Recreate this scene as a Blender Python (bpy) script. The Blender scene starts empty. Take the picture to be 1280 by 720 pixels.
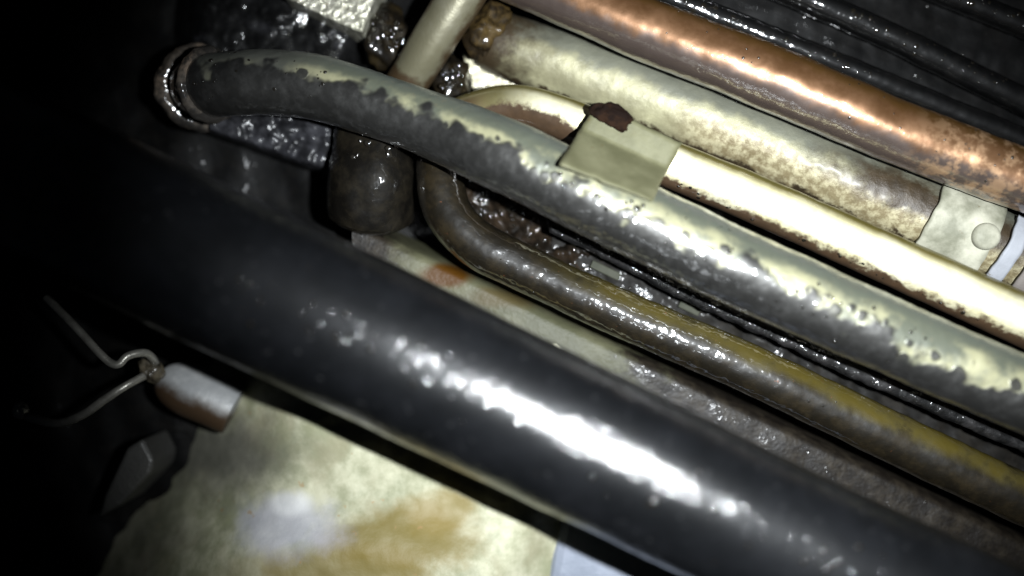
import bpy, math, random
from mathutils import Vector, Matrix, noise as mnoise

random.seed(11)
SC = bpy.context.scene
COL = SC.collection

# ------------------------------------------------------------------ camera, world, flash, exposure
H = 0.25                       # camera height over the pipes' level, metres
S = 0.0002                     # metres per picture pixel at that level (1280 px = 25.6 cm)
cam_d = bpy.data.cameras.new("camera")
cam = bpy.data.objects.new("camera", cam_d)
COL.objects.link(cam)
cam.location = (0, 0, H)       # looks straight down into the engine bay
cam_d.sensor_width = 36.0
cam_d.lens = 36.0 * H / (1280 * S)
cam_d.clip_start = 0.01
cam_d.clip_end = 20.0
cam_d.dof.use_dof = True
cam_d.dof.focus_distance = 0.276
cam_d.dof.aperture_fstop = 2.9
SC.camera = cam

world = bpy.data.worlds.new("World")
SC.world = world
world.use_nodes = True
bg = world.node_tree.nodes["Background"]
bg.inputs[0].default_value = (0.6, 0.75, 1.0, 1)
bg.inputs[1].default_value = 0.004

fl = bpy.data.lights.new("flash", 'SPOT')          # the phone's flash LED beside the lens
fl.energy = 11.5
fl.color = (0.91, 0.96, 1.0)
fl.spot_size = math.radians(62)
fl.spot_blend = 0.85
fl.shadow_soft_size = 0.0035
flash = bpy.data.objects.new("flash", fl)
COL.objects.link(flash)
flash.location = (0.058, 0.003, H + 0.002)
aim = Vector((0.042, 0.0, 0.0))
flash.rotation_euler = (aim - flash.location).to_track_quat('-Z', 'Y').to_euler()

SC.view_settings.view_transform = 'Standard'
SC.view_settings.look = 'None'
SC.view_settings.exposure = 0.0
SC.view_settings.gamma = 1.0
SC.view_settings.use_curve_mapping = False
SC.render.engine = 'CYCLES'
SC.cycles.use_denoising = True
SC.cycles.max_bounces = 5
SC.cycles.caustics_reflective = False
SC.cycles.sample_clamp_indirect = 4.0


def W(px, py, z):
    """photo pixel -> point of the place at height z"""
    k = S * (H - z) / H
    return Vector(((px - 640) * k, (360 - py) * k, z))


def kpx(z):
    return S * (H - z) / H


# ------------------------------------------------------------------ objects
def empty(name, loc, label, cat, group=None):
    o = bpy.data.objects.new(name, None)
    o.empty_display_size = 0.01
    COL.objects.link(o)
    o.location = loc
    o["label"] = label
    o["category"] = cat
    if group:
        o["group"] = group
    return o


def tag(o, label=None, cat=None, kind=None, group=None):
    if label: o["label"] = label
    if cat: o["category"] = cat
    if kind: o["kind"] = kind
    if group: o["group"] = group
    return o


class MB:
    """collects geometry (place coordinates) for ONE mesh object"""
    def __init__(self):
        self.v, self.f, self.al, self.ac = [], [], [], []

    def vert(self, p, al=0.0, ac=0.0):
        self.v.append(Vector(p)); self.al.append(al); self.ac.append(ac)
        return len(self.v) - 1

    def build(self, name, mat, parent=None, smooth=True, origin=None, bevel=0.0, subsurf=0):
        if parent is not None:
            org = Vector((0, 0, 0)); q = parent
            while q is not None:
                org += q.location; q = q.parent
        elif origin is not None:
            org = Vector(origin)
        else:
            n = len(self.v)
            org = Vector((sum(p.x for p in self.v) / n, sum(p.y for p in self.v) / n, min(p.z for p in self.v)))
        me = bpy.data.meshes.new(name)
        me.from_pydata([tuple(p - org) for p in self.v], [], self.f)
        for nm, vals in (("along", self.al), ("across", self.ac)):
            a = me.attributes.new(nm, 'FLOAT', 'POINT')
            a.data.foreach_set("value", vals)
        me.validate(); me.update()
        if smooth:
            me.polygons.foreach_set("use_smooth", [True] * len(me.polygons))
        me.materials.append(mat)
        o = bpy.data.objects.new(name, me)
        COL.objects.link(o)
        if parent is not None:
            o.parent = parent
        else:
            o.location = org
        if bevel:
            m = o.modifiers.new("bevel", 'BEVEL'); m.width = bevel; m.segments = 3; m.limit_method = 'ANGLE'
        if subsurf:
            m = o.modifiers.new("sub", 'SUBSURF'); m.levels = subsurf; m.render_levels = subsurf
        return o


def fnoise(p, s, seed=0.0):
    return mnoise.noise(Vector((p.x * s + seed, p.y * s - seed * 1.7, p.z * s + seed * 0.3)))


def spline(pts, step=3.0):
    """Catmull-Rom through (px, py, rpx, z) control points -> list of (pos, r, along_px)"""
    P = [Vector((a, b, c, d)) for a, b, c, d in pts]
    P = [P[0] * 2 - P[1]] + P + [P[-1] * 2 - P[-2]]
    raw = []
    for i in range(1, len(P) - 2):
        p0, p1, p2, p3 = P[i - 1], P[i], P[i + 1], P[i + 2]
        d = math.hypot(p2[0] - p1[0], p2[1] - p1[1]) + abs(p2[3] - p1[3]) / S
        n = max(2, int(d / step))
        for k in range(n):
            t = k / n
            raw.append(0.5 * ((2 * p1) + (p2 - p0) * t + (2 * p0 - 5 * p1 + 4 * p2 - p3) * t * t + (3 * p1 - p0 - 3 * p2 + p3) * t ** 3))
    raw.append(P[-2])
    return [(W(q[0], q[1], q[3]), q[2] * kpx(q[3]), q[0]) for q in raw]


class Tube:
    def __init__(self, pts, step=3.0):
        self.s = spline(pts, step)
        n = len(self.s)
        self.T = []
        for i in range(n):
            a = self.s[max(0, i - 1)][0]; b = self.s[min(n - 1, i + 1)][0]
            self.T.append((b - a).normalized())
        side = [None] * n
        side[-1] = self.T[-1].cross(Vector((0, 0, 1))).normalized()
        for i in range(n - 2, -1, -1):
            q = self.T[i + 1].rotation_difference(self.T[i])
            s = q @ side[i + 1]
            side[i] = (s - self.T[i] * s.dot(self.T[i])).normalized()
        self.side = side
        self.up = [side[i].cross(self.T[i]).normalized() for i in range(n)]

    def at(self, i, ang):
        """ang 0 = towards the viewer, +90 deg = image-lower side"""
        return self.up[i] * math.cos(ang) + self.side[i] * math.sin(ang)

    def mesh(self, mb, seg=72, lump=0.0, lump_s=120, fine=0.0, fine_s=600, seed=0, i0=0, i1=None, cap=True, radd=0.0, rmul=1.0, capk=0.45):
        i1 = len(self.s) if i1 is None else i1
        rings = []
        for i in range(i0, i1):
            c, r, al = self.s[i]
            ring = []
            for k in range(seg):
                a = 2 * math.pi * k / seg
                d = self.at(i, a)
                rr = r * rmul + radd
                p = c + d * rr
                dr = 0.0
                if lump: dr += lump * fnoise(p, lump_s, seed)
                if fine: dr += fine * fnoise(p, fine_s, seed + 7)
                ring.append(mb.vert(p + d * dr, al, math.sin(a)))
            rings.append(ring)
        for a, b in zip(rings, rings[1:]):
            for k in range(seg):
                k2 = (k + 1) % seg
                mb.f.append((a[k], a[k2], b[k2], b[k]))
        if cap:
            for ring, i, s in ((rings[0], i0, -1), (rings[-1], i1 - 1, 1)):
                c, r, al = self.s[i]
                prev = ring
                for t in (0.8, 0.55, 0.25):
                    nr = []
                    for k in range(seg):
                        p = c + (mb.v[ring[k]] - c) * t + self.T[i] * s * r * capk * (1 - t * t)
                        nr.append(mb.vert(p, al, mb.ac[ring[k]] * t))
                    for k in range(seg):
                        k2 = (k + 1) % seg
                        mb.f.append((prev[k], prev[k2], nr[k2], nr[k]) if s > 0 else (prev[k2], prev[k], nr[k], nr[k2]))
                    prev = nr
                mb.f.append(tuple(prev) if s > 0 else tuple(reversed(prev)))
        return mb

    def index_at(self, x):
        return min(range(len(self.s)), key=lambda i: abs(self.s[i][2] - x))


ICO_V, ICO_F = [], []
def _ico():
    t = (1 + 5 ** 0.5) / 2
    v = [(-1, t, 0), (1, t, 0), (-1, -t, 0), (1, -t, 0), (0, -1, t), (0, 1, t), (0, -1, -t), (0, 1, -t), (t, 0, -1), (t, 0, 1), (-t, 0, -1), (-t, 0, 1)]
    f = [(0, 11, 5), (0, 5, 1), (0, 1, 7), (0, 7, 10), (0, 10, 11), (1, 5, 9), (5, 11, 4), (11, 10, 2), (10, 7, 6), (7, 1, 8),
         (3, 9, 4), (3, 4, 2), (3, 2, 6), (3, 6, 8), (3, 8, 9), (4, 9, 5), (2, 4, 11), (6, 2, 10), (8, 6, 7), (9, 8, 1)]
    V = [Vector(q).normalized() for q in v]
    cache = {}
    def mid(a, b):
        key = (min(a, b), max(a, b))
        if key not in cache:
            V.append((V[a] + V[b]).normalized()); cache[key] = len(V) - 1
        return cache[key]
    F = []
    for a, b, c in f:
        x, y, z = mid(a, b), mid(b, c), mid(c, a)
        F += [(a, x, z), (b, y, x), (c, z, y), (x, y, z)]
    return V, F
ICO_V, ICO_F = _ico()


def bead(mb, p, n, r, flat=None):
    """one drop of oil or grain of grit stuck to a surface with normal n"""
    if flat is None: flat = random.uniform(0.14, 0.5)
    n = Vector(n).normalized()
    t = n.orthogonal().normalized()
    rot = random.random() * 6.28
    t = Matrix.Rotation(rot, 3, n) @ t
    b = n.cross(t)
    sx, sy = r * random.uniform(0.8, 1.3), r * random.uniform(0.8, 1.2)
    base = len(mb.v)
    for q in ICO_V:
        mb.vert(Vector(p) + t * q.x * sx + b * q.y * sy + n * q.z * r * flat)
    for f in ICO_F:
        mb.f.append(tuple(base + i for i in f))


def beads_on(tube, n, x0, x1, ac, spread, r0, r1, flat=None, mb=None):
    mb = mb or MB()
    i0, i1 = sorted((tube.index_at(x0), tube.index_at(x1)))
    for _ in range(n):
        i = random.randint(i0, i1)
        a = math.asin(max(-0.99, min(0.99, ac))) + random.gauss(0, spread)
        c, r, al = tube.s[i]
        d = tube.at(i, a)
        rr = r0 + (r1 - r0) * random.random() ** 2.5
        bead(mb, c + d * r, d, rr, flat)
    return mb


# ------------------------------------------------------------------ materials
class N:
    def __init__(self, name):
        self.m = bpy.data.materials.new(name)
        self.m.use_nodes = True
        self.nt = self.m.node_tree
        self.nt.nodes.clear()
        self.out = self.nt.nodes.new('ShaderNodeOutputMaterial')
        self.b = self.nt.nodes.new('ShaderNodeBsdfPrincipled')
        self.nt.links.new(self.b.outputs[0], self.out.inputs[0])
        self.tc = self.nt.nodes.new('ShaderNodeTexCoord')
        self.co = self.tc.outputs['Object']

    def link(self, a, sock):
        if isinstance(a, (int, float)):
            if sock.type == 'RGBA': sock.default_value = (a, a, a, 1)
            else: sock.default_value = a
        elif isinstance(a, (tuple, list)):
            sock.default_value = tuple(a) + ((1,) if len(a) == 3 and sock.type == 'RGBA' else ())
        else:
            self.nt.links.new(a, sock)

    def noise(self, scale, detail=4, rough=0.6, dist=0.0, vec=None):
        n = self.nt.nodes.new('ShaderNodeTexNoise')
        n.inputs['Scale'].default_value = scale
        n.inputs['Detail'].default_value = detail
        n.inputs['Roughness'].default_value = rough
        n.inputs['Distortion'].default_value = dist
        self.link(vec or self.co, n.inputs['Vector'])
        return n.outputs[0]

    def voro(self, scale, smooth=0.4, feature='SMOOTH_F1'):
        n = self.nt.nodes.new('ShaderNodeTexVoronoi')
        n.feature = feature
        n.inputs['Scale'].default_value = scale
        if feature == 'SMOOTH_F1': n.inputs['Smoothness'].default_value = smooth
        self.link(self.co, n.inputs['Vector'])
        return n.outputs[0]

    def attr(self, name):
        n = self.nt.nodes.new('ShaderNodeAttribute')
        n.attribute_name = name
        return n.outputs['Fac']

    def math(self, op, a, b=0.0, c=0.0, clamp=False):
        n = self.nt.nodes.new('ShaderNodeMath')
        n.operation = op; n.use_clamp = clamp
        for i, x in enumerate((a, b, c)): self.link(x, n.inputs[i])
        return n.outputs[0]

    def add(self, a, b): return self.math('ADD', a, b)
    def sub(self, a, b): return self.math('SUBTRACT', a, b)
    def mul(self, a, b): return self.math('MULTIPLY', a, b)
    def mx(self, a, b): return self.math('MAXIMUM', a, b)

    def ss(self, x, lo, hi, o0=0.0, o1=1.0):
        n = self.nt.nodes.new('ShaderNodeMapRange')
        n.interpolation_type = 'SMOOTHSTEP'
        self.link(x, n.inputs[0])
        for i, q in enumerate((lo, hi, o0, o1)): self.link(q, n.inputs[i + 1])
        return n.outputs[0]

    def mix(self, f, a, b):
        n = self.nt.nodes.new('ShaderNodeMix')
        n.data_type = 'RGBA'
        self.link(f, n.inputs[0]); self.link(a, n.inputs[6]); self.link(b, n.inputs[7])
        return n.outputs[2]

    def blob(self, c, r, noise_amp=0.5, noise_s=150, edge=0.4):
        """stain or painted shade of its own shape: 1 inside, 0 outside; c relative to the object's origin, r = (rx, ry, rz) metres, rot by shear-free axes"""
        n = self.nt.nodes.new('ShaderNodeVectorMath'); n.operation = 'SUBTRACT'
        self.link(self.co, n.inputs[0]); n.inputs[1].default_value = c
        d = self.nt.nodes.new('ShaderNodeVectorMath'); d.operation = 'DIVIDE'
        self.nt.links.new(n.outputs[0], d.inputs[0]); d.inputs[1].default_value = r
        l = self.nt.nodes.new('ShaderNodeVectorMath'); l.operation = 'LENGTH'
        self.nt.links.new(d.outputs[0], l.inputs[0])
        w = self.mul(self.sub(self.noise(noise_s, 5, 0.6), 0.5), noise_amp * 2)
        return self.ss(self.add(l.outputs['Value'], w), 1 + edge, 1 - edge)

    def bump(self, h, dist, strength=1.0, prev=None):
        n = self.nt.nodes.new('ShaderNodeBump')
        n.inputs['Strength'].default_value = strength
        n.inputs['Distance'].default_value = dist
        self.link(h, n.inputs['Height'])
        if prev is not None: self.nt.links.new(prev, n.inputs['Normal'])
        return n.outputs[0]

    def done(self, color, rough, metal=0.0, normal=None, coat=None, coat_rough=0.1, coat_normal=None, spec=0.5, coat_ior=1.5):
        self.link(color, self.b.inputs['Base Color'])
        self.link(rough, self.b.inputs['Roughness'])
        self.link(metal, self.b.inputs['Metallic'])
        self.b.inputs['Specular IOR Level'].default_value = spec
        if normal is not None: self.link(normal, self.b.inputs['Normal'])
        if coat is not None:
            self.link(coat, self.b.inputs['Coat Weight'])
            self.link(coat_rough, self.b.inputs['Coat Roughness'])
            self.b.inputs['Coat IOR'].default_value = coat_ior
            if coat_normal is not None: self.link(coat_normal, self.b.inputs['Coat Normal'])
        return self.m


def m_droplet(name, col, rough=0.12):
    n = N(name)
    return n.done(n.mix(n.noise(900, 2), col, tuple(c * 2.2 for c in col)), rough, 0.0, spec=0.9, coat=1.0, coat_rough=0.06)

OIL = m_droplet("oil_droplets", (0.006, 0.005, 0.0035))
GRIT = m_droplet("grit", (0.008, 0.007, 0.0055), 0.2)


def m_grease(name, c0, c1, rough=0.26, b_s=900, b_d=0.0005, tint=None, wet=1.0, dry=0.05):
    """thick black engine grease with grit in it"""
    n = N(name)
    col = n.mix(n.ss(n.noise(160, 5, 0.65), 0.4, 0.7), c0, c1)
    if tint: col = n.mix(n.ss(n.noise(90, 5, 0.7, 0.4), 0.56, 0.72), col, tint)
    big = n.noise(b_s * 0.35, 3, 0.55)
    nb = n.bump(big, b_d * 1.2, 0.7)
    cb = n.bump(n.add(n.mul(big, 1.6), n.mul(n.noise(b_s * 0.9, 1.0, 0.5), 0.7)), b_d * 0.9, 0.9)
    return n.done(col, 0.6, 0.0, nb, coat=n.ss(n.noise(220, 4, 0.6), 0.42, 0.62, wet * dry, wet), coat_rough=rough * 0.42, coat_normal=cb, spec=0.12, coat_ior=1.7)


# ------------------------------------------------------------------ engine block underneath everything
def height_grid(mb, x0, x1, y0, y1, nx, ny, zf):
    ids = [[None] * (nx + 1) for _ in range(ny + 1)]
    for j in range(ny + 1):
        for i in range(nx + 1):
            px = x0 + (x1 - x0) * i / nx; py = y0 + (y1 - y0) * j / ny
            ids[j][i] = mb.vert(W(px, py, zf(px, py)), px, py)
    for j in range(ny):
        for i in range(nx):
            mb.f.append((ids[j][i], ids[j + 1][i], ids[j + 1][i + 1], ids[j][i + 1]))
    return ids


def fb(px, py, s, seed=0, o=4):
    return mnoise.fractal(Vector((px / s + seed, py / s - seed, seed * 0.37)), 1.0, 2.0, o)


BLOCK = m_grease("black_engine_block", (0.0012, 0.0012, 0.0012), (0.004, 0.0036, 0.003), 0.34, 600, 0.0004, None, 0.15)
mb = MB()
height_grid(mb, -700, 2000, -600, 1400, 220, 160, lambda x, y: -0.068 + 0.004 * fb(x, y, 140, 3) + 0.0015 * fb(x, y, 30, 9))
tag(mb.build("engine_block", BLOCK), kind="structure", label="dark greasy engine block beneath the pipes")

# ------------------------------------------------------------------ big black rubber hose
def c_hose():
    n = N("black_hose_rubber")
    col = n.mix(n.ss(n.noise(60, 5, 0.6), 0.35, 0.7), (0.003, 0.0033, 0.0038), (0.006, 0.0064, 0.0074))
    col = n.mix(n.ss(n.noise(330, 4, 0.7), 0.62, 0.72), col, (0.026, 0.026, 0.027))
    nb = n.bump(n.noise(300, 3, 0.5), 0.00012, 0.6)
    cb = n.bump(n.add(n.noise(480, 2, 0.5), n.mul(n.noise(1000, 1, 0.5), 0.7)), 0.00034, 1.0)
    return n.done(col, 0.33, 0.0, nb, coat=n.ss(n.noise(260, 4, 0.6), 0.36, 0.56, 0.15, 1.0), coat_rough=0.10, coat_normal=cb, spec=0.45, coat_ior=1.55)

hose_t = Tube([(-420, -30, 100, 0.004), (-120, 140, 100, 0.006), (200, 300, 100, 0.005), (380, 386, 99, 0.008), (740, 558, 96, 0.0105),
               (1000, 684, 93, 0.0105), (1280, 812, 92, 0.010), (1640, 980, 92, 0.008)], 4)
o = hose_t.mesh(MB(), 120, lump=0.00035, lump_s=60).build("rubber_hose", c_hose(), origin=W(640, 510, -0.012))
hose = o
tag(beads_on(hose_t, 70, 330, 1120, -0.03, 0.2, 0.0003, 0.0009).build("oil_droplets", OIL, hose), kind="stuff")
tag(o, "thick black rubber hose crossing the foreground with a bright flash glint", "hose")

# ------------------------------------------------------------------ dirty pale pipe (the long one above the hose)
def c_pale_pipe():
    n = N("grimy_zinc_pipe")
    al, ac = n.attr("along"), n.attr("across")
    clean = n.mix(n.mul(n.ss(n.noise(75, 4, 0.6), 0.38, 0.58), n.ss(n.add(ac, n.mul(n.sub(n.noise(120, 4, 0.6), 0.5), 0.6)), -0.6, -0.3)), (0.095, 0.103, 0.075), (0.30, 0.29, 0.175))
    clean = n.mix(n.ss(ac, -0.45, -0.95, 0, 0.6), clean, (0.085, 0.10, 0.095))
    clean = n.mix(n.ss(n.noise(700, 4, 0.7), 0.56, 0.75, 0, 0.6), clean, (0.16, 0.14, 0.09))
    jag = n.add(n.mul(n.sub(n.noise(190, 2, 0.5), 0.5), 1.1), n.mul(n.sub(n.noise(60, 3, 0.6), 0.5), 2.3))
    lift = n.ss(al, 470, 340, 0, 0.45)
    hang = n.ss(al, 1000, 1120, 0, -0.12)
    dirt = n.ss(n.add(n.add(n.add(ac, jag), lift), hang), -0.20, 0.14)
    near = n.ss(n.add(ac, n.mul(n.sub(n.noise(70, 3), 0.5), 1.4)), -0.55, 0.05)
    clean = n.mix(n.ss(al, 440, 340, 0, 0.75), clean, (0.075, 0.075, 0.066))
    spots = n.ss(n.sub(n.add(n.voro(210, 0.1), n.mul(n.noise(500, 2), 0.25)), n.mul(near, 0.36)), 0.20, 0.06)
    dirt = n.mx(dirt, n.mul(spots, 0.92))
    grime = n.mix(n.ss(n.noise(260, 5, 0.7), 0.42, 0.7), (0.050, 0.049, 0.046), (0.085, 0.084, 0.080))
    col = n.mix(dirt, clean, grime)
    nb = n.bump(dirt, 0.0003, 0.5)
    nb = n.bump(n.noise(400, 3, 0.5), 0.0002, 0.5, nb)
    cb = n.bump(n.add(n.noise(380, 2, 0.5), n.mul(n.noise(750, 0.5, 0.5), 0.7)), 0.00024, 1.0)
    rough = n.ss(dirt, 0, 1, 0.42, 0.46)
    return n.done(col, rough, n.ss(dirt, 0, 1, 0.2, 0.78), nb, coat=n.ss(dirt, 0, 1, 0.25, 1.0), coat_rough=0.115, coat_normal=cb, spec=0.8, coat_ior=1.9)

PALE = c_pale_pipe()
pale_t = Tube([(248, 112, 38, -0.064), (250, 110, 38, -0.048), (262, 107, 39, -0.036), (300, 104, 40, -0.0315), (345, 104, 41, -0.030), (400, 110, 41, -0.028), (500, 142, 40, -0.024),
               (560, 165, 42, -0.021), (640, 199, 46, -0.016), (800, 276, 48, -0.0125), (960, 352, 48, -0.011), (1200, 459, 47, -0.0105), (1340, 520, 47, -0.0105), (1700, 690, 47, -0.0105)], 3)
root = empty("grimy_pipe", W(770, 262, -0.03), "long pale grey pipe with jagged dark grime, ending in a greasy ringed bend", "pipe")
pale_t.mesh(MB(), 80, lump=0.0003, lump_s=90, fine=0.00012, fine_s=500).build("pipe_body", PALE, root)
GREASE_COL = m_grease("greasy_collar", (0.02, 0.018, 0.016), (0.12, 0.10, 0.08), 0.28, 500, 0.0004, (0.20, 0.15, 0.11))

def torus(mb, c, axis, R, r, nu=56, nv=18, seed=0, amp=0.0):
    axis = Vector(axis).normalized(); u = axis.orthogonal().normalized(); w = axis.cross(u)
    ids = []
    for i in range(nu):
        a = 2 * math.pi * i / nu
        d = u * math.cos(a) + w * math.sin(a)
        row = []
        for j in range(nv):
            b = 2 * math.pi * j / nv
            p = c + d * (R + r * math.cos(b)) + axis * r * math.sin(b)
            p += d * amp * fnoise(p, 300, seed)
            row.append(mb.vert(p))
        ids.append(row)
    for i in range(nu):
        for j in range(nv):
            i2, j2 = (i + 1) % nu, (j + 1) % nv
            mb.f.append((ids[i][j], ids[i2][j], ids[i2][j2], ids[i][j2]))
    return mb

for x, rr, th in ((250.2, 1.12, 0.0028), (264, 1.0, 0.0018)):
    i = pale_t.index_at(x)
    c, r, al = pale_t.s[i]
    torus(MB(), c, pale_t.T[i], r * rr, th, seed=x, amp=0.0009).build("collar_ring", GREASE_COL, root)
tag(beads_on(pale_t, 90, 700, 1150, 0.1, 0.5, 0.00018, 0.0006).build("oil_droplets", OIL, root), kind="stuff")
tag(beads_on(pale_t, 60, 252, 420, 0.0, 0.9, 0.0002, 0.0007).build("grit", GRIT, root), kind="stuff")

# ------------------------------------------------------------------ lower bent pipe, oily with a yellow flank
def c_low_pipe():
    n = N("oily_brown_pipe")
    al, ac = n.attr("along"), n.attr("across")
    dark = n.mix(n.ss(n.noise(180, 5, 0.7), 0.4, 0.7), (0.006, 0.0045, 0.0022), (0.016, 0.0115, 0.0052))
    yel = n.mix(n.ss(n.noise(110, 4), 0.4, 0.7), (0.055, 0.042, 0.007), (0.10, 0.082, 0.024))
    j = n.mul(n.sub(n.noise(150, 5, 0.65), 0.5), 0.5)
    wob = n.mul(n.sub(n.noise(45, 3, 0.6), 0.5), 0.9)
    my = n.mul(n.ss(n.add(n.add(ac, j), wob), -0.02, -0.6), n.ss(al, 640, 820))
    my = n.mul(my, n.ss(n.noise(110, 4, 0.6), 0.80, 0.38))
    col = n.mix(my, dark, yel)
    col = n.mix(n.ss(n.noise(420, 4, 0.6), 0.70, 0.76), col, (0.12, 0.04, 0.015))
    cb = n.bump(n.add(n.noise(380, 1.5, 0.5), n.mul(n.noise(750, 0.5, 0.5), 0.7)), 0.00015, 1.0)
    nb = n.bump(n.noise(400, 3, 0.5), 0.0002, 0.5)
    return n.done(col, 0.5, 0.0, nb, coat=1.0, coat_rough=0.10, coat_normal=cb, spec=0.25, coat_ior=2.1)

low_t = Tube([(556, 150, 30, -0.052), (552, 185, 30, -0.045), (550, 220, 30, -0.038), (559, 262, 30, -0.0345), (590, 300, 30, -0.033), (640, 328, 29.5, -0.0325), (700, 357, 29.5, -0.032), (795, 400, 30, -0.0305),
              (960, 472, 31, -0.029), (1200, 587, 32, -0.028), (1340, 652, 32, -0.0275), (1640, 790, 32, -0.027)], 3)
root = empty("bent_oily_pipe", W(800, 402, -0.05), "thin oily brown pipe with yellow flank and hooked end, between grey pipe and hose", "pipe")
low_t.mesh(MB(), 64, lump=0.0003, lump_s=110, fine=0.0001, fine_s=500, seed=3).build("pipe_body", c_low_pipe(), root)
mb = beads_on(low_t, 24, 560, 1280, 0.2, 0.6, 0.0002, 0.00045)
tag(mb.build("oil_droplets", OIL, root), kind="stuff")

# ------------------------------------------------------------------ gold (yellow-zinc) pipe
def c_gold():
    n = N("yellow_zinc_plating")
    al, ac = n.attr("along"), n.attr("across")
    c = n.mix(n.ss(n.noise(60, 4), 0.35, 0.7), (0.80, 0.74, 0.46), (0.90, 0.86, 0.62))
    c = n.mix(n.ss(n.noise(500, 4, 0.7), 0.5, 0.75, 0, 0.5), c, (0.62, 0.52, 0.28))
    j = n.mul(n.sub(n.noise(260, 5, 0.68), 0.5), 0.9)
    left = n.ss(al, 770, 700, 0, 0.5)
    d = n.ss(n.add(n.add(ac, j), left), 0.48, 0.82)
    c = n.mix(n.ss(al, 690, 630, 0, 0.9), c, (0.13, 0.11, 0.03))  # left bend's dimness painted in as darker olive
    c = n.mix(n.ss(n.add(ac, n.mul(n.sub(n.noise(110, 3), 0.5), 0.3)), -0.38, -0.8), c, (0.15, 0.125, 0.028))  # upper flank darkened in the colour, painted light falloff of the metal
    d = n.mx(d, n.mul(n.ss(al, 640, 590), n.ss(ac, -0.9, -0.2)))
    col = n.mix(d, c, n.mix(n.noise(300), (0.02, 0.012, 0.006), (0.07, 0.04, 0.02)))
    h = n.add(n.noise(500, 3, 0.5), n.mul(d, 2.0))
    nb = n.bump(h, 0.00008, 0.5)
    return n.done(col, n.ss(d, 0, 1, 0.5, 0.5), n.ss(d, 0, 1, 0.55, 0.0), nb, coat=0.6, coat_rough=0.12)

gold_t = Tube([(548, 196, 27, -0.05), (560, 160, 27, -0.043), (598, 141, 27, -0.038), (642, 133, 27, -0.034), (686, 142, 27, -0.030), (740, 163, 28, -0.027), (840, 206, 29, -0.0245), (960, 256, 30, -0.0225), (1200, 364, 32, -0.0195),
               (1340, 428, 33, -0.0185), (1640, 565, 33, -0.017)], 3)
root = empty("plated_pipe", W(950, 252, -0.04), "shiny yellow plated pipe with white glint, running under the olive clamp", "pipe")
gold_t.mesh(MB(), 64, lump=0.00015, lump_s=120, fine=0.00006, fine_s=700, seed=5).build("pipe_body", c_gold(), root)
mb = beads_on(gold_t, 30, 850, 1250, 0.8, 0.1, 0.0002, 0.0006)
tag(mb.build("oil_droplets", OIL, root), kind="stuff")

# ------------------------------------------------------------------ wide pale pipe
def c_wide():
    n = N("dull_pale_metal")
    al, ac = n.attr("along"), n.attr("across")
    c = n.mix(n.ss(n.noise(70, 5, 0.6), 0.35, 0.7), (0.18, 0.168, 0.10), (0.38, 0.36, 0.22))
    c = n.mix(n.ss(n.add(ac, n.mul(n.sub(n.noise(120, 4), 0.5), 0.8)), 0.05, -0.35, 0, 0.8), c, (0.095, 0.10, 0.085))  # upper half greyed: the copper pipe's shadow painted into the colour
    tan = n.mul(n.ss(al, 820, 900), n.ss(n.add(ac, n.mul(n.sub(n.noise(140, 5, 0.7), 0.5), 1.0)), 0.0, 0.25))
    c = n.mix(n.mul(tan, 0.8), c, n.mix(n.ss(n.noise(420, 5, 0.7), 0.4, 0.65), (0.13, 0.095, 0.045), (0.36, 0.32, 0.20)))
    w = n.mul(n.sub(n.noise(170, 6, 0.7), 0.5), 1.1)
    rust = n.mul(n.ss(n.add(al, n.mul(w, 160)), 980, 1090), n.ss(n.add(n.math('ABSOLUTE', n.sub(ac, -0.1)), w), 0.75, 0.25))
    rust2 = n.ss(n.add(al, n.mul(w, 110)), 700, 625)
    edge = n.ss(n.add(ac, n.mul(w, 0.6)), 0.86, 0.95)
    r = n.mx(n.mx(rust, rust2), edge)
    c = n.mix(r, c, n.mix(n.noise(300, 5), (0.010, 0.007, 0.0035), (0.05, 0.033, 0.015)))
    nb = n.bump(n.noise(800, 5, 0.65), 0.0003, 0.6)
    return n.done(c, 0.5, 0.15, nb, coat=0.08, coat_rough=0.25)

WIDE = c_wide()
wide_t = Tube([(588, 36, 14, -0.052), (597, 40, 25, -0.051), (612, 47, 34, -0.05), (640, 60, 40, -0.05), (800, 118, 42, -0.046), (960, 183, 43, -0.042), (1100, 244, 44, -0.038), (1340, 352, 46, -0.033), (1640, 490, 46, -0.028)], 3)
root = empty("wide_pipe", W(900, 160, -0.062), "wide dull pale metal pipe with brown rust patch, between copper pipe and plated pipe", "pipe")
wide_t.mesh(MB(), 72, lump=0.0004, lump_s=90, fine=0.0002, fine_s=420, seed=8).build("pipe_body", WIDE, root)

# ------------------------------------------------------------------ copper-brown pipe
def c_copper():
    n = N("rusty_copper")
    al, ac = n.attr("along"), n.attr("across")
    c = n.mix(n.ss(n.noise(90, 5, 0.65), 0.35, 0.68), (0.115, 0.055, 0.022), (0.20, 0.105, 0.052))
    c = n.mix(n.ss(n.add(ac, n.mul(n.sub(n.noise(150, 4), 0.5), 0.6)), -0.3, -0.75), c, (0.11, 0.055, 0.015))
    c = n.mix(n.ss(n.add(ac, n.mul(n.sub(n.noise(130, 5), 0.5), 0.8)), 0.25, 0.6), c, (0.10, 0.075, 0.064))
    pale = n.mul(n.ss(al, 1110, 1200), n.ss(n.noise(240, 5, 0.7), 0.44, 0.6))
    c = n.mix(n.mul(pale, 0.7), c, (0.48, 0.30, 0.17))
    nb = n.bump(n.noise(450, 4, 0.6), 0.00005, 0.6)
    cb = n.bump(n.add(n.noise(420, 2, 0.5), n.mul(n.noise(900, 1), 0.6)), 0.00015, 1.0)
    return n.done(c, n.ss(n.noise(200, 4), 0.35, 0.7, 0.36, 0.44), 0.6, nb, coat=1.0, coat_rough=0.10, coat_normal=cb, coat_ior=1.7)

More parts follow.
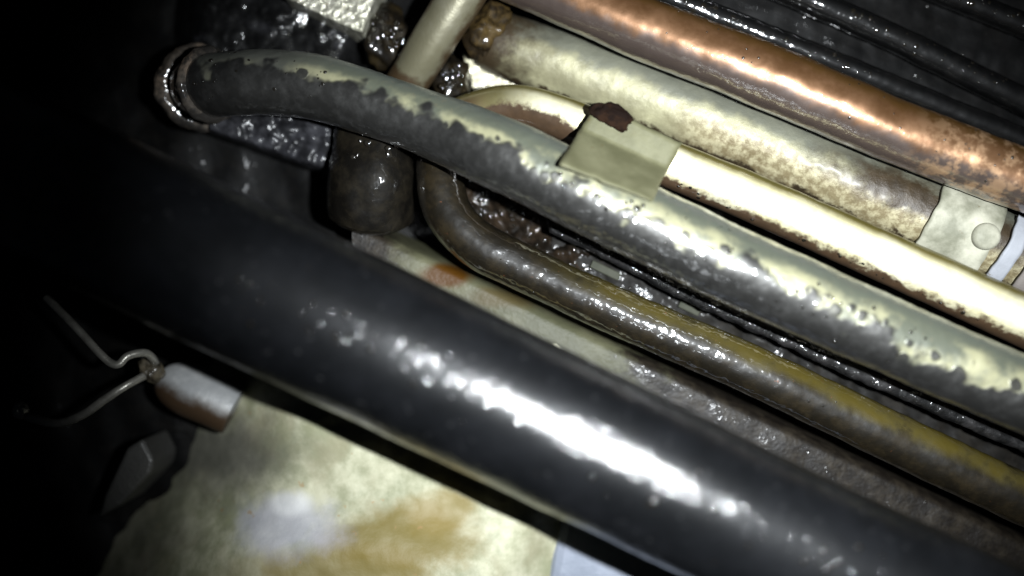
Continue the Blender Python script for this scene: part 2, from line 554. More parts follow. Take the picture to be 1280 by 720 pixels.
cop_t = Tube([(520, -92, 34, -0.04), (580, -62, 35, -0.036), (640, -34, 36, -0.032), (700, -8, 37, -0.0305), (800, 34, 38, -0.0285), (950, 92, 40, -0.0255), (1100, 156, 39, -0.0225), (1280, 226, 38, -0.020), (1340, 250, 38, -0.019), (1640, 375, 41, -0.016)], 3)
root = empty("copper_pipe", W(1000, 115, -0.045), "rusty copper brown pipe with orange glint, topmost of the long pipes", "pipe")
cop_t.mesh(MB(), 72, lump=0.00035, lump_s=100, fine=0.00008, fine_s=400, seed=12).build("pipe_body", c_copper(), root)
tag(beads_on(cop_t, 40, 830, 1260, -0.1, 0.5, 0.0002, 0.0005).build("grit", GRIT, root), kind="stuff")

# ------------------------------------------------------------------ short pale riser pipe at the top
def c_riser():
    n = N("olive_grey_plating")
    al, ac = n.attr("along"), n.attr("across")
    c = n.mix(n.ss(n.noise(60, 4), 0.35, 0.7), (0.13, 0.12, 0.075), (0.20, 0.19, 0.14))
    d = n.ss(n.add(n.mul(n.sub(n.noise(200, 5), 0.5), 0.9), n.ss(al, 530, 505)), 0.45, 0.8)
    c = n.mix(d, c, (0.05, 0.032, 0.016))
    d2 = n.ss(n.add(n.math('ABSOLUTE', ac), n.mul(n.sub(n.noise(180, 5), 0.5), 0.7)), 0.72, 0.98)
    c = n.mix(d2, c, (0.06, 0.04, 0.02))
    return n.done(c, 0.42, 0.4, n.bump(n.noise(600, 4), 0.0002, 0.5))

ris_t = Tube([(480, 150, 25, -0.052), (512, 98, 26, -0.046), (545, 45, 28, -0.040), (577, -6, 29, -0.036), (602, -48, 30, -0.034)], 3)
root = empty("riser_pipe", W(535, 60, -0.06), "short olive grey pipe slanting down from the top edge behind the grimy pipe", "pipe")
ris_t.mesh(MB(), 56, lump=0.0002, lump_s=110, seed=2).build("pipe_body", c_riser(), root)

def slab(mb, poly, z0, z1, sub=0, zf=None):
    """polygon of pixels (clockwise in the picture) as a solid plate between heights z0 (bottom) and z1 (top)"""
    top = [mb.vert(W(x, y, z1 + (zf(x, y) if zf else 0))) for x, y in poly]
    # the plate's sides go straight down
    bot = [mb.vert(Vector((mb.v[t].x, mb.v[t].y, z0))) for t in top]
    n = len(poly)
    mb.f.append(tuple(reversed(top))); mb.f.append(tuple(bot))
    for i in range(n):
        j = (i + 1) % n
        mb.f.append((top[i], top[j], bot[j], bot[i]))
    return mb

# ------------------------------------------------------------------ clamps
AX = Vector((0.905, -0.425, 0)).normalized()

def saddle(mb, tube, xa, xb, radd, a0, a1, flange0=0.0, flange1=0.0, th=0.0012, jag=0.0, seed=0, na=30, step=2):
    """strap bent round a tube between stations xa and xb, from angle a0 to a1, with flat flanges"""
    i0, i1 = sorted((tube.index_at(xa), tube.index_at(xb)))
    rows_o, rows_i = [], []
    idx = list(range(i0, i1 + 1, step))
    for i in idx:
        c, r, al = tube.s[i]
        R = r + radd
        prof = []
        for k in range(na + 1):
            a = a0 + (a1 - a0) * k / na
            prof.append((c + tube.at(i, a) * R, tube.at(i, a), math.sin(a)))
        if flange0:
            p, nrm, s = prof[0]
            dirv = -tube.side[i]
            prof = [(p + dirv * flange0 * t, tube.up[i], -1 - t) for t in (1, 0.66, 0.33)] + prof
        if flange1:
            p, nrm, s = prof[-1]
            dirv = tube.side[i]
            prof = prof + [(p + dirv * flange1 * t, tube.up[i], 1 + t) for t in (0.33, 0.66, 1)]
        m = len(prof)
        ro, ri = [], []
        for k, (p, nrm, s) in enumerate(prof):
            sh = Vector((0, 0, 0))
            t_edge = min(1.0, min(i - idx[0], idx[-1] - i) / 3.0)
            if jag and t_edge < 1:
                sh = tube.T[i] * jag * fnoise(p, 260, seed) * (1 - t_edge)
            q = p + sh + nrm * 0.0003 * fnoise(p, 200, seed + 3)
            ro.append(mb.vert(q + nrm * th, al, s)); ri.append(mb.vert(q, al, s))
        rows_o.append(ro); rows_i.append(ri)
    for a, b, c, d in zip(rows_o, rows_o[1:], rows_i, rows_i[1:]):
        for k in range(len(a) - 1):
            mb.f.append((a[k], a[k + 1], b[k + 1], b[k]))
            mb.f.append((c[k + 1], c[k], d[k], d[k + 1]))
        mb.f.append((a[0], b[0], d[0], c[0]))
        mb.f.append((b[-1], a[-1], c[-1], d[-1]))
    for o_, i_, fl_ in ((rows_o[0], rows_i[0], False), (rows_o[-1], rows_i[-1], True)):
        for k in range(len(o_) - 1):
            f = (o_[k], i_[k], i_[k + 1], o_[k + 1])
            mb.f.append(tuple(reversed(f)) if fl_ else f)
    return mb


def c_clamp(name, c0, c1, spec=0.25):
    n = N(name)
    c = n.mix(n.ss(n.noise(80, 5, 0.6), 0.35, 0.7), c0, c1)
    c = n.mix(n.ss(n.noise(240, 5, 0.65), 0.62, 0.74), c, (0.10, 0.07, 0.03))
    return n.done(c, 0.6, 0.0, n.bump(n.noise(700, 4), 0.0002, 0.5), spec=spec)

root = empty("pipe_clamp", W(772, 190, -0.03), "flat olive grey clamp with dark brown hole, strapped over the yellow plated pipe", "clamp")
CLP = c_clamp("olive_clamp_paint", (0.092, 0.090, 0.048), (0.150, 0.146, 0.085))
def plate_z(x, y):
    q = -0.425 * (x - 775) + 0.905 * (y - 190)
    return -0.0155 + 0.0160 * max(0.0, (q + 6) / 48.0) ** 0.95 + 0.0002 * fb(x, y, 30, 3)
C4 = [(746, 127), (851, 179), (815, 252), (699, 206)]
mb = MB(); NG = 26; tops, bots = [], []
for j in range(NG + 1):
    ta, ba = [], []
    for i in range(NG + 1):
        u, v = i / NG, j / NG
        x = (C4[0][0] * (1 - u) + C4[1][0] * u) * (1 - v) + (C4[3][0] * (1 - u) + C4[2][0] * u) * v
        y = (C4[0][1] * (1 - u) + C4[1][1] * u) * (1 - v) + (C4[3][1] * (1 - u) + C4[2][1] * u) * v
        x += 3.5 * fb(x, y, 26, 8) * (i in (0, NG)); y += 2.5 * fb(x, y, 26, 5) * (j in (0, NG))
        e = min(i, j, NG - i, NG - j)
        z = plate_z(x, y) - (0.0006 if e == 0 else 0.0)
        p = W(x, y, z)
        ta.append(mb.vert(p)); ba.append(mb.vert(p - Vector((0, 0, 0.0010))))
    tops.append(ta); bots.append(ba)
for j in range(NG):
    for i in range(NG):
        mb.f.append((tops[j][i], tops[j + 1][i], tops[j + 1][i + 1], tops[j][i + 1]))
        mb.f.append((bots[j][i], bots[j][i + 1], bots[j + 1][i + 1], bots[j + 1][i]))
for k in range(NG):
    mb.f.append((tops[0][k], tops[0][k + 1], bots[0][k + 1], bots[0][k]))
    mb.f.append((tops[NG][k + 1], tops[NG][k], bots[NG][k], bots[NG][k + 1]))
    mb.f.append((tops[k + 1][0], tops[k][0], bots[k][0], bots[k + 1][0]))
    mb.f.append((tops[k][NG], tops[k + 1][NG], bots[k + 1][NG], bots[k][NG]))
mb.build("clamp_plate", CLP, root)
# brown grease lump on its upper edge
n = N("dry_brown_dirt")
BROWN = n.done(n.mix(n.ss(n.noise(300, 4), 0.4, 0.65), (0.005, 0.002, 0.001), (0.014, 0.006, 0.0025)), 0.85, 0.0, n.bump(n.noise(500, 4), 0.0003, 0.6), spec=0.1)
def lump(mb, c, r3, seed, amp=0.25, nu=40, nv=24, rot=0.0):
    ids = []
    R = Matrix.Rotation(rot, 3, 'Z')
    for j in range(nv + 1):
        th = math.pi * j / nv
        row = []
        for i in range(nu):
            ph = 2 * math.pi * i / nu
            d = Vector((math.sin(th) * math.cos(ph), math.sin(th) * math.sin(ph), math.cos(th)))
            k = 1 + amp * mnoise.fractal(d * 1.4 + Vector((seed, seed * 2, 0)), 1.0, 2.0, 4)
            row.append(mb.vert(Vector(c) + R @ Vector((d.x * r3[0] * k, d.y * r3[1] * k, d.z * r3[2] * k))))
        ids.append(row)
    for j in range(nv):
        for i in range(nu):
            i2 = (i + 1) % nu
            mb.f.append((ids[j][i], ids[j + 1][i], ids[j + 1][i2], ids[j][i2]))
    return mb
lump(MB(), W(766, 146, -0.0150), (0.0056, 0.0030, 0.0009), 3, 0.45, rot=-0.42).build("grease_plug", BROWN, root)

PALECLAMP = c_clamp("pale_cast_clamp", (0.14, 0.14, 0.10), (0.40, 0.39, 0.31))
root = empty("bolted_clamp", W(1205, 288, -0.05), "pale square clamp with round bolt head around the wide pipe near right edge", "clamp")
saddle(MB(), wide_t, 1152, 1226, 0.0008, -0.85, 0.95, 0.0, 0.0, 0.0018, 0.0007, 9).build("clamp_strap", PALECLAMP, root)
i = wide_t.index_at(1212)
d = wide_t.at(i, 0.12); c = wide_t.s[i][0] + d * (wide_t.s[i][1] + 0.0026)
def dome(mb, c, d, r, h, seg=32, hex_=False):
    d = Vector(d).normalized(); u = d.orthogonal().normalized(); w = d.cross(u)
    prof = [(1.0, -0.3), (1.0, 0.35), (0.93, 0.7), (0.72, 0.92), (0.4, 1.0), (0.12, 1.02)]
    rows = []
    for rr, hh in prof:
        rows.append([mb.vert(c + (u * math.cos(2 * math.pi * k / seg) + w * math.sin(2 * math.pi * k / seg)) * r * rr + d * h * hh) for k in range(seg)])
    for a, b in zip(rows, rows[1:]):
        for k in range(seg):
            k2 = (k + 1) % seg
            mb.f.append((a[k], a[k2], b[k2], b[k]))
    mb.f.append(tuple(rows[-1]))
    return mb
dome(MB(), c, d, 0.0037, 0.0022).build("bolt_head", PALECLAMP, root)

root = saddle(MB(), wide_t, 1238, 1254, 0.0012, -0.7, 1.05, 0.0, 0.0, 0.0016, 0.0006, 2, step=1).build("strap_band", c_clamp("grey_strap", (0.24, 0.25, 0.27), (0.33, 0.34, 0.37)))
tag(root, "narrow grey strap round the wide pipe beside the pale bolted clamp", "strap")
root = saddle(MB(), wide_t, 1268, 1400, 0.0012, -0.9, 1.05, 0.0, 0.0, 0.0016, 0.0006, 5).build("pipe_sleeve", c_clamp("pinkish_sleeve", (0.15, 0.13, 0.12), (0.22, 0.2, 0.18)))
tag(root, "dull pinkish sleeve on the wide pipe, cut by the right edge", "sleeve")

# ------------------------------------------------------------------ black finned casting, upper right
FIN = m_grease("black_oily_casting", (0.0006, 0.0006, 0.0006), (0.003, 0.0027, 0.0025), 0.26, 500, 0.00028, None, 0.7)
root = empty("ribbed_casting", W(1120, 30, -0.07), "black oily ribbed casting in the upper right corner above the copper pipe", "engine casting")
def fin_z(x, y):
    return -0.047 + 0.0008 * fb(x, y, 60, 5) + 0.0004 * fb(x, y, 20, 2)
mb = MB()
n1, n2 = 170, 60
rows = []
for j in range(n2 + 1):
    row = []
    for i in range(n1 + 1):
        x = 620 + 900 * i / n1
        y = (x - 800) * 0.40 - 20 - 420 * j / n2 + 50
        row.append(mb.vert(W(x, y, fin_z(x, y)), x, y))
    rows.append(row)
for a, b in zip(rows, rows[1:]):
    for i in range(n1):
        mb.f.append((a[i], a[i + 1], b[i + 1], b[i]))
mb.build("casting_face", FIN, root)
RIB = m_grease("oily_rib", (0.0006, 0.0006, 0.0006), (0.003, 0.0027, 0.0025), 0.24, 650, 0.00016, None, 1.0, 0.9)
ribs = [((700, -62), (830, -6), (960, 46), (1080, 94), (1300, 184), (1560, 292)),
        ((860, -64), (1010, 0), (1110, 44), (1180, 78), (1290, 132), (1560, 262)),
        ((1060, -58), (1200, 0), (1290, 36), (1400, 85), (1560, 160))]
for k, pts in enumerate(ribs):
    t = Tube([(x, y, (15, 17, 15)[k], -0.041) for x, y in pts], 3)
    t.mesh(MB(), 28, lump=0.0002, lump_s=160, fine=0.00012, fine_s=500, seed=k * 4).build("rib", RIB, root)
    mb = beads_on(t, (60, 45, 25)[k], (830, 1000, 1190)[k], (1090, 1280, 1290)[k], 0.1, 0.35, 0.00025, 0.0008)
    tag(mb.build("oil_droplets", OIL, root), kind="stuff")
mb = MB()
for _ in range(50):
    x = random.uniform(850, 1290); y = (x - 800) * 0.40 - random.uniform(10, 220)
    bead(mb, W(x, y, fin_z(x, y)), (random.gauss(0, .2), random.gauss(0, .2), 1), random.uniform(0.0002, 0.0006))
tag(mb.build("grit", GRIT, root), kind="stuff")

# ------------------------------------------------------------------ greasy crust and bits, upper left
CRUST = m_grease("gritty_grease_crust", (0.002, 0.002, 0.002), (0.008, 0.008, 0.008), 0.3, 700, 0.0004, (0.016, 0.016, 0.018))
def patch(px_poly_fn, x0, x1, y0, y1, nx, ny, zf):
    mb = MB(); height_grid(mb, x0, x1, y0, y1, nx, ny, zf); return mb
def up_z(x, y):
    d = min(x - 215, 470 - x + (40 - y) * 0.2, (y + 140))
    e = max(0.0, 1 - max(0.0, d) / 45.0)
    return -0.052 - 0.02 * e * e + 0.0025 * fb(x, y, 50, 2) + 0.0005 * fb(x, y, 14, 6)
root = patch(None, 190, 500, -140, 110, 110, 90, up_z).build("greasy_casting", CRUST)
tag(root, "black gritty grease crusted casting above the ringed end of the grey pipe", "engine casting")

LEDGE = m_grease("grey_gritty_ledge", (0.007, 0.007, 0.008), (0.036, 0.036, 0.041), 0.5, 800, 0.0003, None, 0.5, 0.3)
def led_z(x, y):
    return -0.046 + 0.002 * fb(x, y, 30, 4) + 0.0012 * fb(x, y, 9, 1)
mb = MB()
rows = []
for j in range(31):
    row = []
    for i in range(71):
        x = 262 + 225 * i / 70
        yb = 172 + (x - 272) * 0.345
        y = yb - 90 + 90 * j / 30
        row.append(mb.vert(W(x, y, led_z(x, y) - 0.014 * max(0, (j - 27) / 3.0) ** 2)))
    rows.append(row)
for a, b in zip(rows, rows[1:]):
    for i in range(70):
        mb.f.append((a[i], b[i], b[i + 1], a[i + 1]))
root = mb.build("casting_ledge", LEDGE)
tag(root, "grey gritty casting ledge under the bend of the pale pipe, left of the rounded fitting", "ledge")

FIT = m_grease("brown_black_fitting", (0.0025, 0.002, 0.0013), (0.010, 0.008, 0.0048), 0.28, 420, 0.0005, None, 1.0, 0.4)
fit_t = Tube([(474, 140, 50, -0.046), (468, 180, 52, -0.044), (464, 215, 55, -0.043), (462, 250, 57, -0.044), (461, 268, 54, -0.046)], 3)
root = empty("rounded_fitting", W(463, 230, -0.062), "greasy brown black rounded fitting under the grey pipe, beside the hooked pipe", "pipe fitting")
fit_t.mesh(MB(), 64, lump=0.0022, lump_s=70, fine=0.0003, fine_s=300, seed=6).build("fitting_body", FIT, root)
mb = MB()
for _ in range(26):
    x, y = random.gauss(462, 13), random.gauss(192, 15)
    bead(mb, W(x, y, -0.031 + random.uniform(-0.001, 0.0006)), (random.gauss(0, .4), random.gauss(0, .4), 1), random.uniform(0.0004, 0.0011))
tag(mb.build("grit", GRIT, root), kind="stuff")


# bright bare-metal pieces
def c_bare(name, a=(0.42, 0.41, 0.32), b=(0.62, 0.60, 0.50), bd=0.0008, metal=0.5):
    n = N(name)
    c = n.mix(n.ss(n.noise(220, 5, 0.7), 0.42, 0.62), a, b)
    c = n.mix(n.ss(n.noise(330, 4, 0.7), 0.6, 0.7), c, (0.12, 0.09, 0.04))
    h = n.add(n.voro(420), n.noise(500, 4))
    return n.done(c, 0.28, metal, n.bump(h, bd, 0.9))

root = slab(MB(), [(330, -40), (480, -40), (467, 0), (453, 40), (440, 36), (400, 18), (352, -6)], -0.058, -0.04).build("metal_plate", c_bare("crumpled_bare_metal"), smooth=False, bevel=0.0008)
tag(root, "bright crumpled bare metal plate at the top edge left of the riser pipe", "metal plate")
root = slab(MB(), [(578, 66), (600, 76), (660, 104), (640, 110), (590, 110)], -0.062, -0.053).build("metal_bracket", c_bare("pale_bracket_metal", (0.50, 0.47, 0.33), (0.62, 0.58, 0.44), 0.0003, 0.2), smooth=False, bevel=0.0006)
tag(root, "small bright triangular bracket corner between riser pipe and wide pipe", "bracket")
YG = m_grease("amber_grease", (0.004, 0.003, 0.0018), (0.016, 0.011, 0.004), 0.3, 400, 0.0003)
root = empty("grease_clump", W(480, 55, -0.062), "dark amber grease clump with wet droplets between bright plate and riser pipe", "grease")
lump(MB(), W(482, 48, -0.052), (0.0075, 0.010, 0.007), 5, 0.3).build("grease_mass", YG, root)
mb = MB()
for _ in range(16):
    x, y = random.gauss(484, 12), random.gauss(45, 14)
    bead(mb, W(x, y, -0.045 + random.uniform(-.001, .001)), (random.gauss(0, .3), random.gauss(0, .3), 1), random.uniform(0.0004, 0.0012))
tag(mb.build("oil_droplets", OIL, root), kind="stuff")
root = empty("oily_clump", W(567, 105, -0.062), "dark oily clump with bright droplets between the riser pipe and triangular bracket", "grease")
lump(MB(), W(566, 104, -0.05), (0.0055, 0.0085, 0.006), 8, 0.3).build("grease_mass", YG, root)
mb = MB()
for _ in range(16):
    x, y = random.gauss(566, 8), random.gauss(98, 14)
    bead(mb, W(x, y, -0.0435 + random.uniform(-.001, .001)), (random.gauss(0, .3), random.gauss(0, .3), 1), random.uniform(0.0004, 0.0013))
tag(mb.build("oil_droplets", OIL, root), kind="stuff")

AMB = m_grease("brown_amber_grease", (0.008, 0.005, 0.002), (0.06, 0.038, 0.012), 0.4, 350, 0.0003, None, 0.4)
root = empty("brown_grease", W(606, 38, -0.06), "dark amber brown grease smeared over the wide pipe's left end beside the riser pipe", "grease")
lump(MB(), W(608, 40, -0.045), (0.0062, 0.0085, 0.0062), 14, 0.35, rot=-0.5).build("grease_mass", AMB, root)

# brown grime filling between the hooked pipe and the grey pipe
GRM = m_grease("brown_grime", (0.004, 0.0028, 0.0017), (0.018, 0.0115, 0.0065), 0.25, 420, 0.0004, None, 0.6)
root = empty("grime_bed", W(660, 270, -0.066), "lumpy brown grime bed in the crook of the hooked oily pipe", "grime")
def gr_z(x, y):
    return -0.043 + 0.004 * fb(x, y, 40, 7) + 0.0014 * fb(x, y, 11, 2)
mb = MB(); rows = []
for j in range(41):
    row = []
    for i in range(91):
        x = 535 + 220 * i / 90
        y = 180 + (x - 535) * 0.42 + 110 * (j / 40) - 10
        row.append(mb.vert(W(x, y, gr_z(x, y))))
    rows.append(row)
for a, b in zip(rows, rows[1:]):
    for i in range(90):
        mb.f.append((a[i], b[i], b[i + 1], a[i + 1]))
mb.build("grime_mass", GRM, root)
mb = MB()
for _ in range(30):
    x = random.uniform(570, 730); y = 185 + (x - 535) * 0.42 + random.uniform(20, 80)
    bead(mb, W(x, y, gr_z(x, y)), (random.gauss(0, .4), random.gauss(0, .4), 1), 0.0003 + 0.0009 * random.random() ** 2)
tag(mb.build("oil_droplets", OIL, root), kind="stuff")
# the same dirt above the plated pipe's bend
root = empty("brown_dirt", W(640, 165, -0.06), "reddish brown dirt packed between the plated pipe's bend and the grey pipe", "dirt")
RB = m_grease("red_brown_dirt", (0.035, 0.017, 0.008), (0.10, 0.05, 0.025), 0.4, 420, 0.0006)
lump(MB(), W(635, 168, -0.040), (0.017, 0.0052, 0.0075), 11, 0.4, rot=-0.42).build("dirt_mass", RB, root)

# thin dark rod and shelf between the grey pipe and the lower pipe
ROD = m_grease("speckled_black_rod", (0.004, 0.004, 0.004), (0.020, 0.019, 0.019), 0.3, 900, 0.0006)
rod_t = Tube([(690, 284, 9, -0.034), (735, 304, 9, -0.034), (860, 368, 9, -0.033), (1000, 432, 9, -0.031), (1090, 474, 9, -0.030), (1300, 566, 9, -0.027), (1640, 720, 9, -0.024)], 3)
o = rod_t.mesh(MB(), 28, lump=0.0005, lump_s=200, fine=0.0003, fine_s=600, seed=15).build("thin_rod", ROD)
tag(o, "thin speckled black rod just under the lower edge of the grey pipe", "rod")
SHELF = m_grease("dark_shelf", (0.003, 0.0026, 0.002), (0.010, 0.0085, 0.0065), 0.3, 500, 0.0003, None, 0.12)
mb = MB(); rows = []
for j in range(25):
    row = []
    for i in range(141):
        x = 690 + 800 * i / 140
        y = 268 + (x - 690) * 0.455 + 110 * (j / 24)
        row.append(mb.vert(W(x, y, -0.042 + 0.0012 * fb(x, y, 40, 3) + 0.0005 * fb(x, y, 10, 8))))
    rows.append(row)
for a, b in zip(rows, rows[1:]):
    for i in range(140):
        mb.f.append((a[i], b[i], b[i + 1], a[i + 1]))
root = empty("dark_shelf", W(1000, 450, -0.066), "dark oily shelf between the thin rod and the yellow flanked pipe", "shelf")
mb.build("shelf_face", SHELF, root)
mb = MB()
for _ in range(14):
    x = random.uniform(720, 1290); y = 300 + (x - 690) * 0.455 + random.uniform(15, 50)
    bead(mb, W(x, y, -0.0415), (random.gauss(0, .3), random.gauss(0, .3), 1), random.uniform(0.0003, 0.0007))
tag(mb.build("oil_droplets", OIL, root), kind="stuff")
FLAKE = c_clamp("pale_paint_flake", (0.03, 0.032, 0.022), (0.06, 0.06, 0.045), 0.1)
for (x, y, l, w, lab) in ((862, 385, 14, 5, "small pale paint flake on the dark shelf, right of the other flake"), (757, 338, 20, 5, "larger dull paint flake on the dark shelf near the hooked pipe")):
    dx, dy = 0.9, 0.43
    poly = [(x - dx * l - (-dy) * w, y - dy * l - dx * w), (x + dx * l + dy * w, y + dy * l - dx * w), (x + dx * l - dy * w, y + dy * l + dx * w), (x - dx * l - dy * w, y - dy * l + dx * w)]
    o = slab(MB(), poly, -0.044, -0.0405).build("paint_flake", FLAKE, smooth=False, bevel=0.0003)
    tag(o, lab, "paint flake")

# ------------------------------------------------------------------ pale rail between hose and hooked pipe
def c_rail(org):
    n = N("pale_olive_rail")
    al = n.attr("along")
    c = n.mix(n.ss(n.noise(50, 4, 0.6), 0.35, 0.7), (0.05, 0.05, 0.028), (0.095, 0.092, 0.055))
    d = n.ss(n.add(al, n.mul(n.sub(n.noise(140, 5, 0.7), 0.5), 260)), 740, 830)
    d = n.mx(d, n.ss(n.add(al, n.mul(n.sub(n.noise(140, 5, 0.7), 0.5), 90)), 530, 470))
    dirty = n.mix(n.ss(n.noise(190, 6, 0.72), 0.40, 0.70), (0.006, 0.0045, 0.0032), (0.022, 0.0175, 0.012))
    c = n.mix(d, c, dirty)
    p = W(556, 344, -0.034) - org
    c = n.mix(n.blob(p, (0.0075, 0.0035, 0.05), 0.35, 120, 0.35), c, (0.05, 0.020, 0.0015))
    p = W(640, 372, -0.034) - org
    c = n.mix(n.mul(n.blob(p, (0.014, 0.003, 0.05), 0.5, 150, 0.5), 0.6), c, (0.055, 0.036, 0.010))
    return n.done(c, 0.5, 0.0, n.bump(n.noise(520, 3, 0.6), 0.0004, 0.6), spec=0.2, coat=n.mul(n.mul(d, 0.5), n.ss(n.noise(150, 3), 0.52, 0.68)), coat_rough=0.14, coat_normal=n.bump(n.noise(600, 2), 0.0005, 1.0))
org = W(700, 410, -0.066)
mb = MB(); rows = []
for j in range(31):
    row = []
    for i in range(201):
        x = 440 + 1100 * i / 200
        t = j / 30
        y0 = 262 + (x - 440) * 0.475
        y = y0 + 180 * t
        z = -0.040 + 0.0004 * fb(x, y, 60, 6)
        if t < 0.12: z -= 0.02 * ((0.12 - t) / 0.12) ** 2
        row.append(mb.vert(W(x, y, z), x, t))
    rows.append(row)
for a, b in zip(rows, rows[1:]):
    for i in range(200):
        mb.f.append((a[i], b[i], b[i + 1], a[i + 1]))
o = mb.build("casting_rail", c_rail(org), origin=org)
tag(o, "pale olive casting rail with orange rust spot between hose and hooked pipe", "rail")

# ------------------------------------------------------------------ pale stained casting, bottom left
def sm(x, a, b):
    t = max(0.0, min(1.0, (x - a) / (b - a))); return t * t * (3 - 2 * t)
def cast_z(x, y):
    # main deck: right of a slanted edge; lower bulge swells out to the left
    e1 = (x - 318) + (y - 520) * 0.30
    deck = sm(e1, -190, 80)
    d2 = 1.0 - math.hypot((x - 430) / 330.0, (y - 800) / 205.0)
    bul = sm(d2, -0.4, 0.5)
    z = -0.088 + 0.048 * deck
    z2 = -0.088 + 0.052 * bul
    k = 0.022
    h = max(0.0, min(1.0, 0.5 + 0.5 * (z2 - z) / k))
    z = z * (1 - h) + z2 * h + k * h * (1 - h)
    z += 0.0007 * fb(x, y, 90, 4) + 0.00025 * fb(x, y, 20, 2)
    z -= 0.010 * sm(x + (y - 690) * 0.35, 630, 710)
    return z
CAST_Z = -0.038
def c_cast(org):
    n = N("stained_aluminium_casting")
    c = n.mix(n.ss(n.noise(75, 5, 0.65), 0.35, 0.68), (0.20, 0.205, 0.125), (0.42, 0.41, 0.295))
    c = n.mix(n.ss(n.noise(60, 4, 0.6, 0.3), 0.46, 0.66, 0, 0.5), c, (0.24, 0.215, 0.135))
    f = lambda x, y, rx, ry, amp, s, e: n.blob(W(x, y, -0.038) - org, (rx, ry, 0.08), amp, s, e)
    c = n.mix(n.mul(f(500, 672, 0.020, 0.008, 0.7, 90, 0.4), 0.85), c, (0.135, 0.10, 0.020))
    c = n.mix(n.mul(f(430, 706, 0.026, 0.007, 0.6, 90, 0.4), 0.75), c, (0.155, 0.115, 0.028))
    c = n.mix(n.mul(f(550, 640, 0.010, 0.006, 0.6, 110, 0.4), 0.75), c, (0.165, 0.12, 0.028))
    c = n.mix(n.mul(f(355, 655, 0.015, 0.0075, 0.9, 90, 0.55), 0.65), c, (0.36, 0.36, 0.42))
    c = n.mix(n.mul(f(360, 630, 0.006, 0.003, 0.6, 150, 0.5), 0.7), c, (0.50, 0.50, 0.49))
    c = n.mix(n.ss(n.noise(260, 4, 0.6), 0.66, 0.72, 0, 0.6), c, (0.25, 0.15, 0.06))
    c = n.mix(n.mul(f(240, 580, 0.026, 0.0125, 0.45, 90, 0.6), 0.85), c, (0.055, 0.053, 0.048))  # painted shade: darkens the recess below the stub
    c = n.mix(n.mul(f(135, 670, 0.018, 0.020, 0.4, 90, 0.8), 0.8), c, (0.03, 0.03, 0.026))  # painted shade: fades the left edge into black
    nb = n.bump(n.noise(300, 4, 0.6), 0.0004, 0.5)
    return n.done(c, 0.55, 0.0, nb, spec=0.3)
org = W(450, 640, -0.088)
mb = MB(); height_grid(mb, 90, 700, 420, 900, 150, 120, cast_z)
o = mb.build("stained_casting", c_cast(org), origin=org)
tag(o, "pale cream engine casting with yellow stains and lavender patch, lower left under the hose", "engine casting")

n = N("bluish_cover")
BLUE = n.done(n.mix(n.ss(n.noise(60, 4), 0.35, 0.7), (0.15, 0.17, 0.21), (0.23, 0.25, 0.30)), 0.45, 0.1, n.bump(n.noise(400, 4), 0.0003, 0.5))
o = slab(MB(), [(712, 560), (1010, 560), (1010, 900), (640, 900), (668, 800)], -0.075, -0.0475).build("metal_cover", BLUE, smooth=False, bevel=0.004)
tag(o, "bluish grey metal cover right of the stained casting at the bottom edge", "cover")

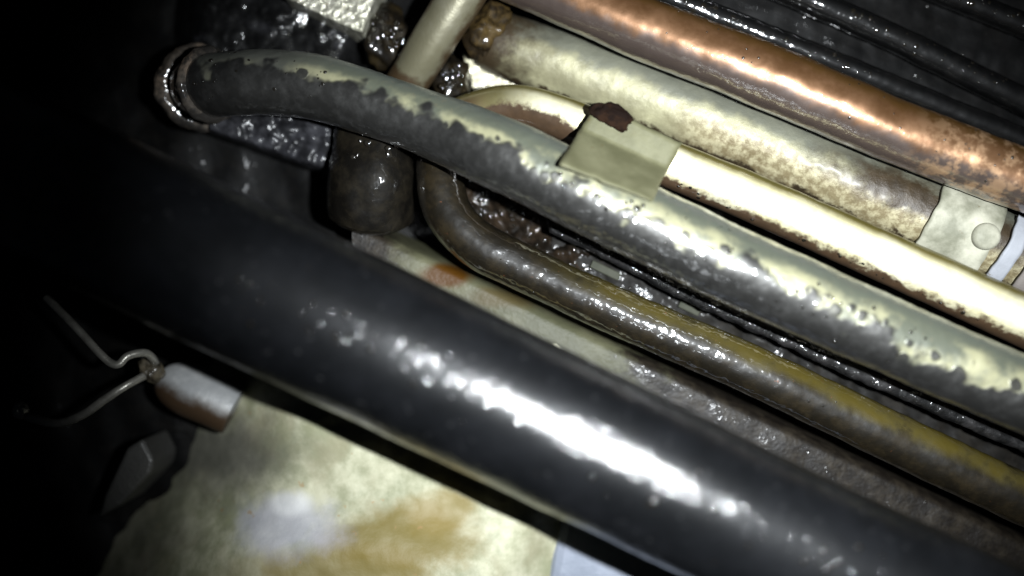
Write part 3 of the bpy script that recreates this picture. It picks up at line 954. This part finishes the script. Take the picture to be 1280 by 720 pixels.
# ------------------------------------------------------------------ white stub cap, wire clip, bracket at left
def c_cap():
    n = N("white_stub_with_rust")
    ac = n.attr("across")
    c = n.mix(n.ss(n.noise(90, 4), 0.35, 0.7), (0.19, 0.195, 0.195), (0.32, 0.32, 0.31))
    c = n.mix(n.ss(n.add(ac, n.mul(n.sub(n.noise(150, 5), 0.5), 1.0)), -0.35, 0.35), c, (0.035, 0.021, 0.011))
    return n.done(c, 0.4, 0.0, n.bump(n.noise(500, 4), 0.0003, 0.5))
CAP = c_cap()
cap_t = Tube([(212, 476, 22, -0.053), (219, 480, 29, -0.052), (236, 488, 32, -0.052), (270, 503, 32, -0.0525), (292, 513, 31, -0.053)], 2)
root = empty("pipe_stub", W(250, 505, -0.06), "white rounded stub with brown rusty underside, left end of the stained casting", "pipe stub")
cap_t.mesh(MB(), 56, lump=0.0003, lump_s=120, capk=0.06).build("stub_body", CAP, root)

n = N("dull_steel_wire")
WIRE = n.done(n.mix(n.noise(300, 4), (0.06, 0.057, 0.05), (0.5, 0.48, 0.42)), 0.35, 0.6, n.bump(n.noise(600, 3), 0.0003, 0.5))
root = empty("spring_clip", W(110, 470, -0.06), "bent steel wire clip in the shadows left of the white stub", "clip")
Tube([(58, 372, 5, -0.037), (84, 398, 5, -0.034), (104, 419, 5, -0.033), (124, 441, 5, -0.032), (139, 454, 5, -0.032), (149, 455, 5, -0.032), (160, 445, 5, -0.033), (180, 441, 5, -0.036), (190, 447, 5, -0.039), (195, 456, 5, -0.044)], 2).mesh(MB(), 20).build("wire_arm", WIRE, root)
Tube([(28, 517, 5, -0.037), (44, 524, 5.5, -0.035), (74, 529, 5.5, -0.034), (104, 518, 5.5, -0.033), (130, 500, 5.5, -0.033), (156, 483, 5, -0.034), (180, 470, 5, -0.038)], 2).mesh(MB(), 20).build("wire_arm", WIRE, root)
lump(MB(), W(190, 462, -0.043), (0.003, 0.0042, 0.003), 6, 0.35, rot=0.5).build("clip_root", m_grease("dirty_clip_root", (0.02, 0.017, 0.012), (0.09, 0.075, 0.05), 0.3, 500, 0.0004), root)
lump(MB(), W(26, 513, -0.036), (0.0022, 0.0024, 0.0022), 2, 0.2).build("wire_knob", WIRE, root)
n = N("dim_grey_bracket")
DG = n.done(n.mix(n.noise(120, 4), (0.03, 0.03, 0.03), (0.06, 0.058, 0.05)), 0.45, 0.2, n.bump(n.noise(500, 4), 0.0004, 0.6))
o = slab(MB(), [(178, 548), (192, 575), (188, 592), (150, 632), (122, 648), (130, 620), (158, 560)], -0.066, -0.045).build("dim_bracket", DG, smooth=False, bevel=0.0012)
tag(o, "dim grey bracket in shadow left of the stained casting", "bracket")
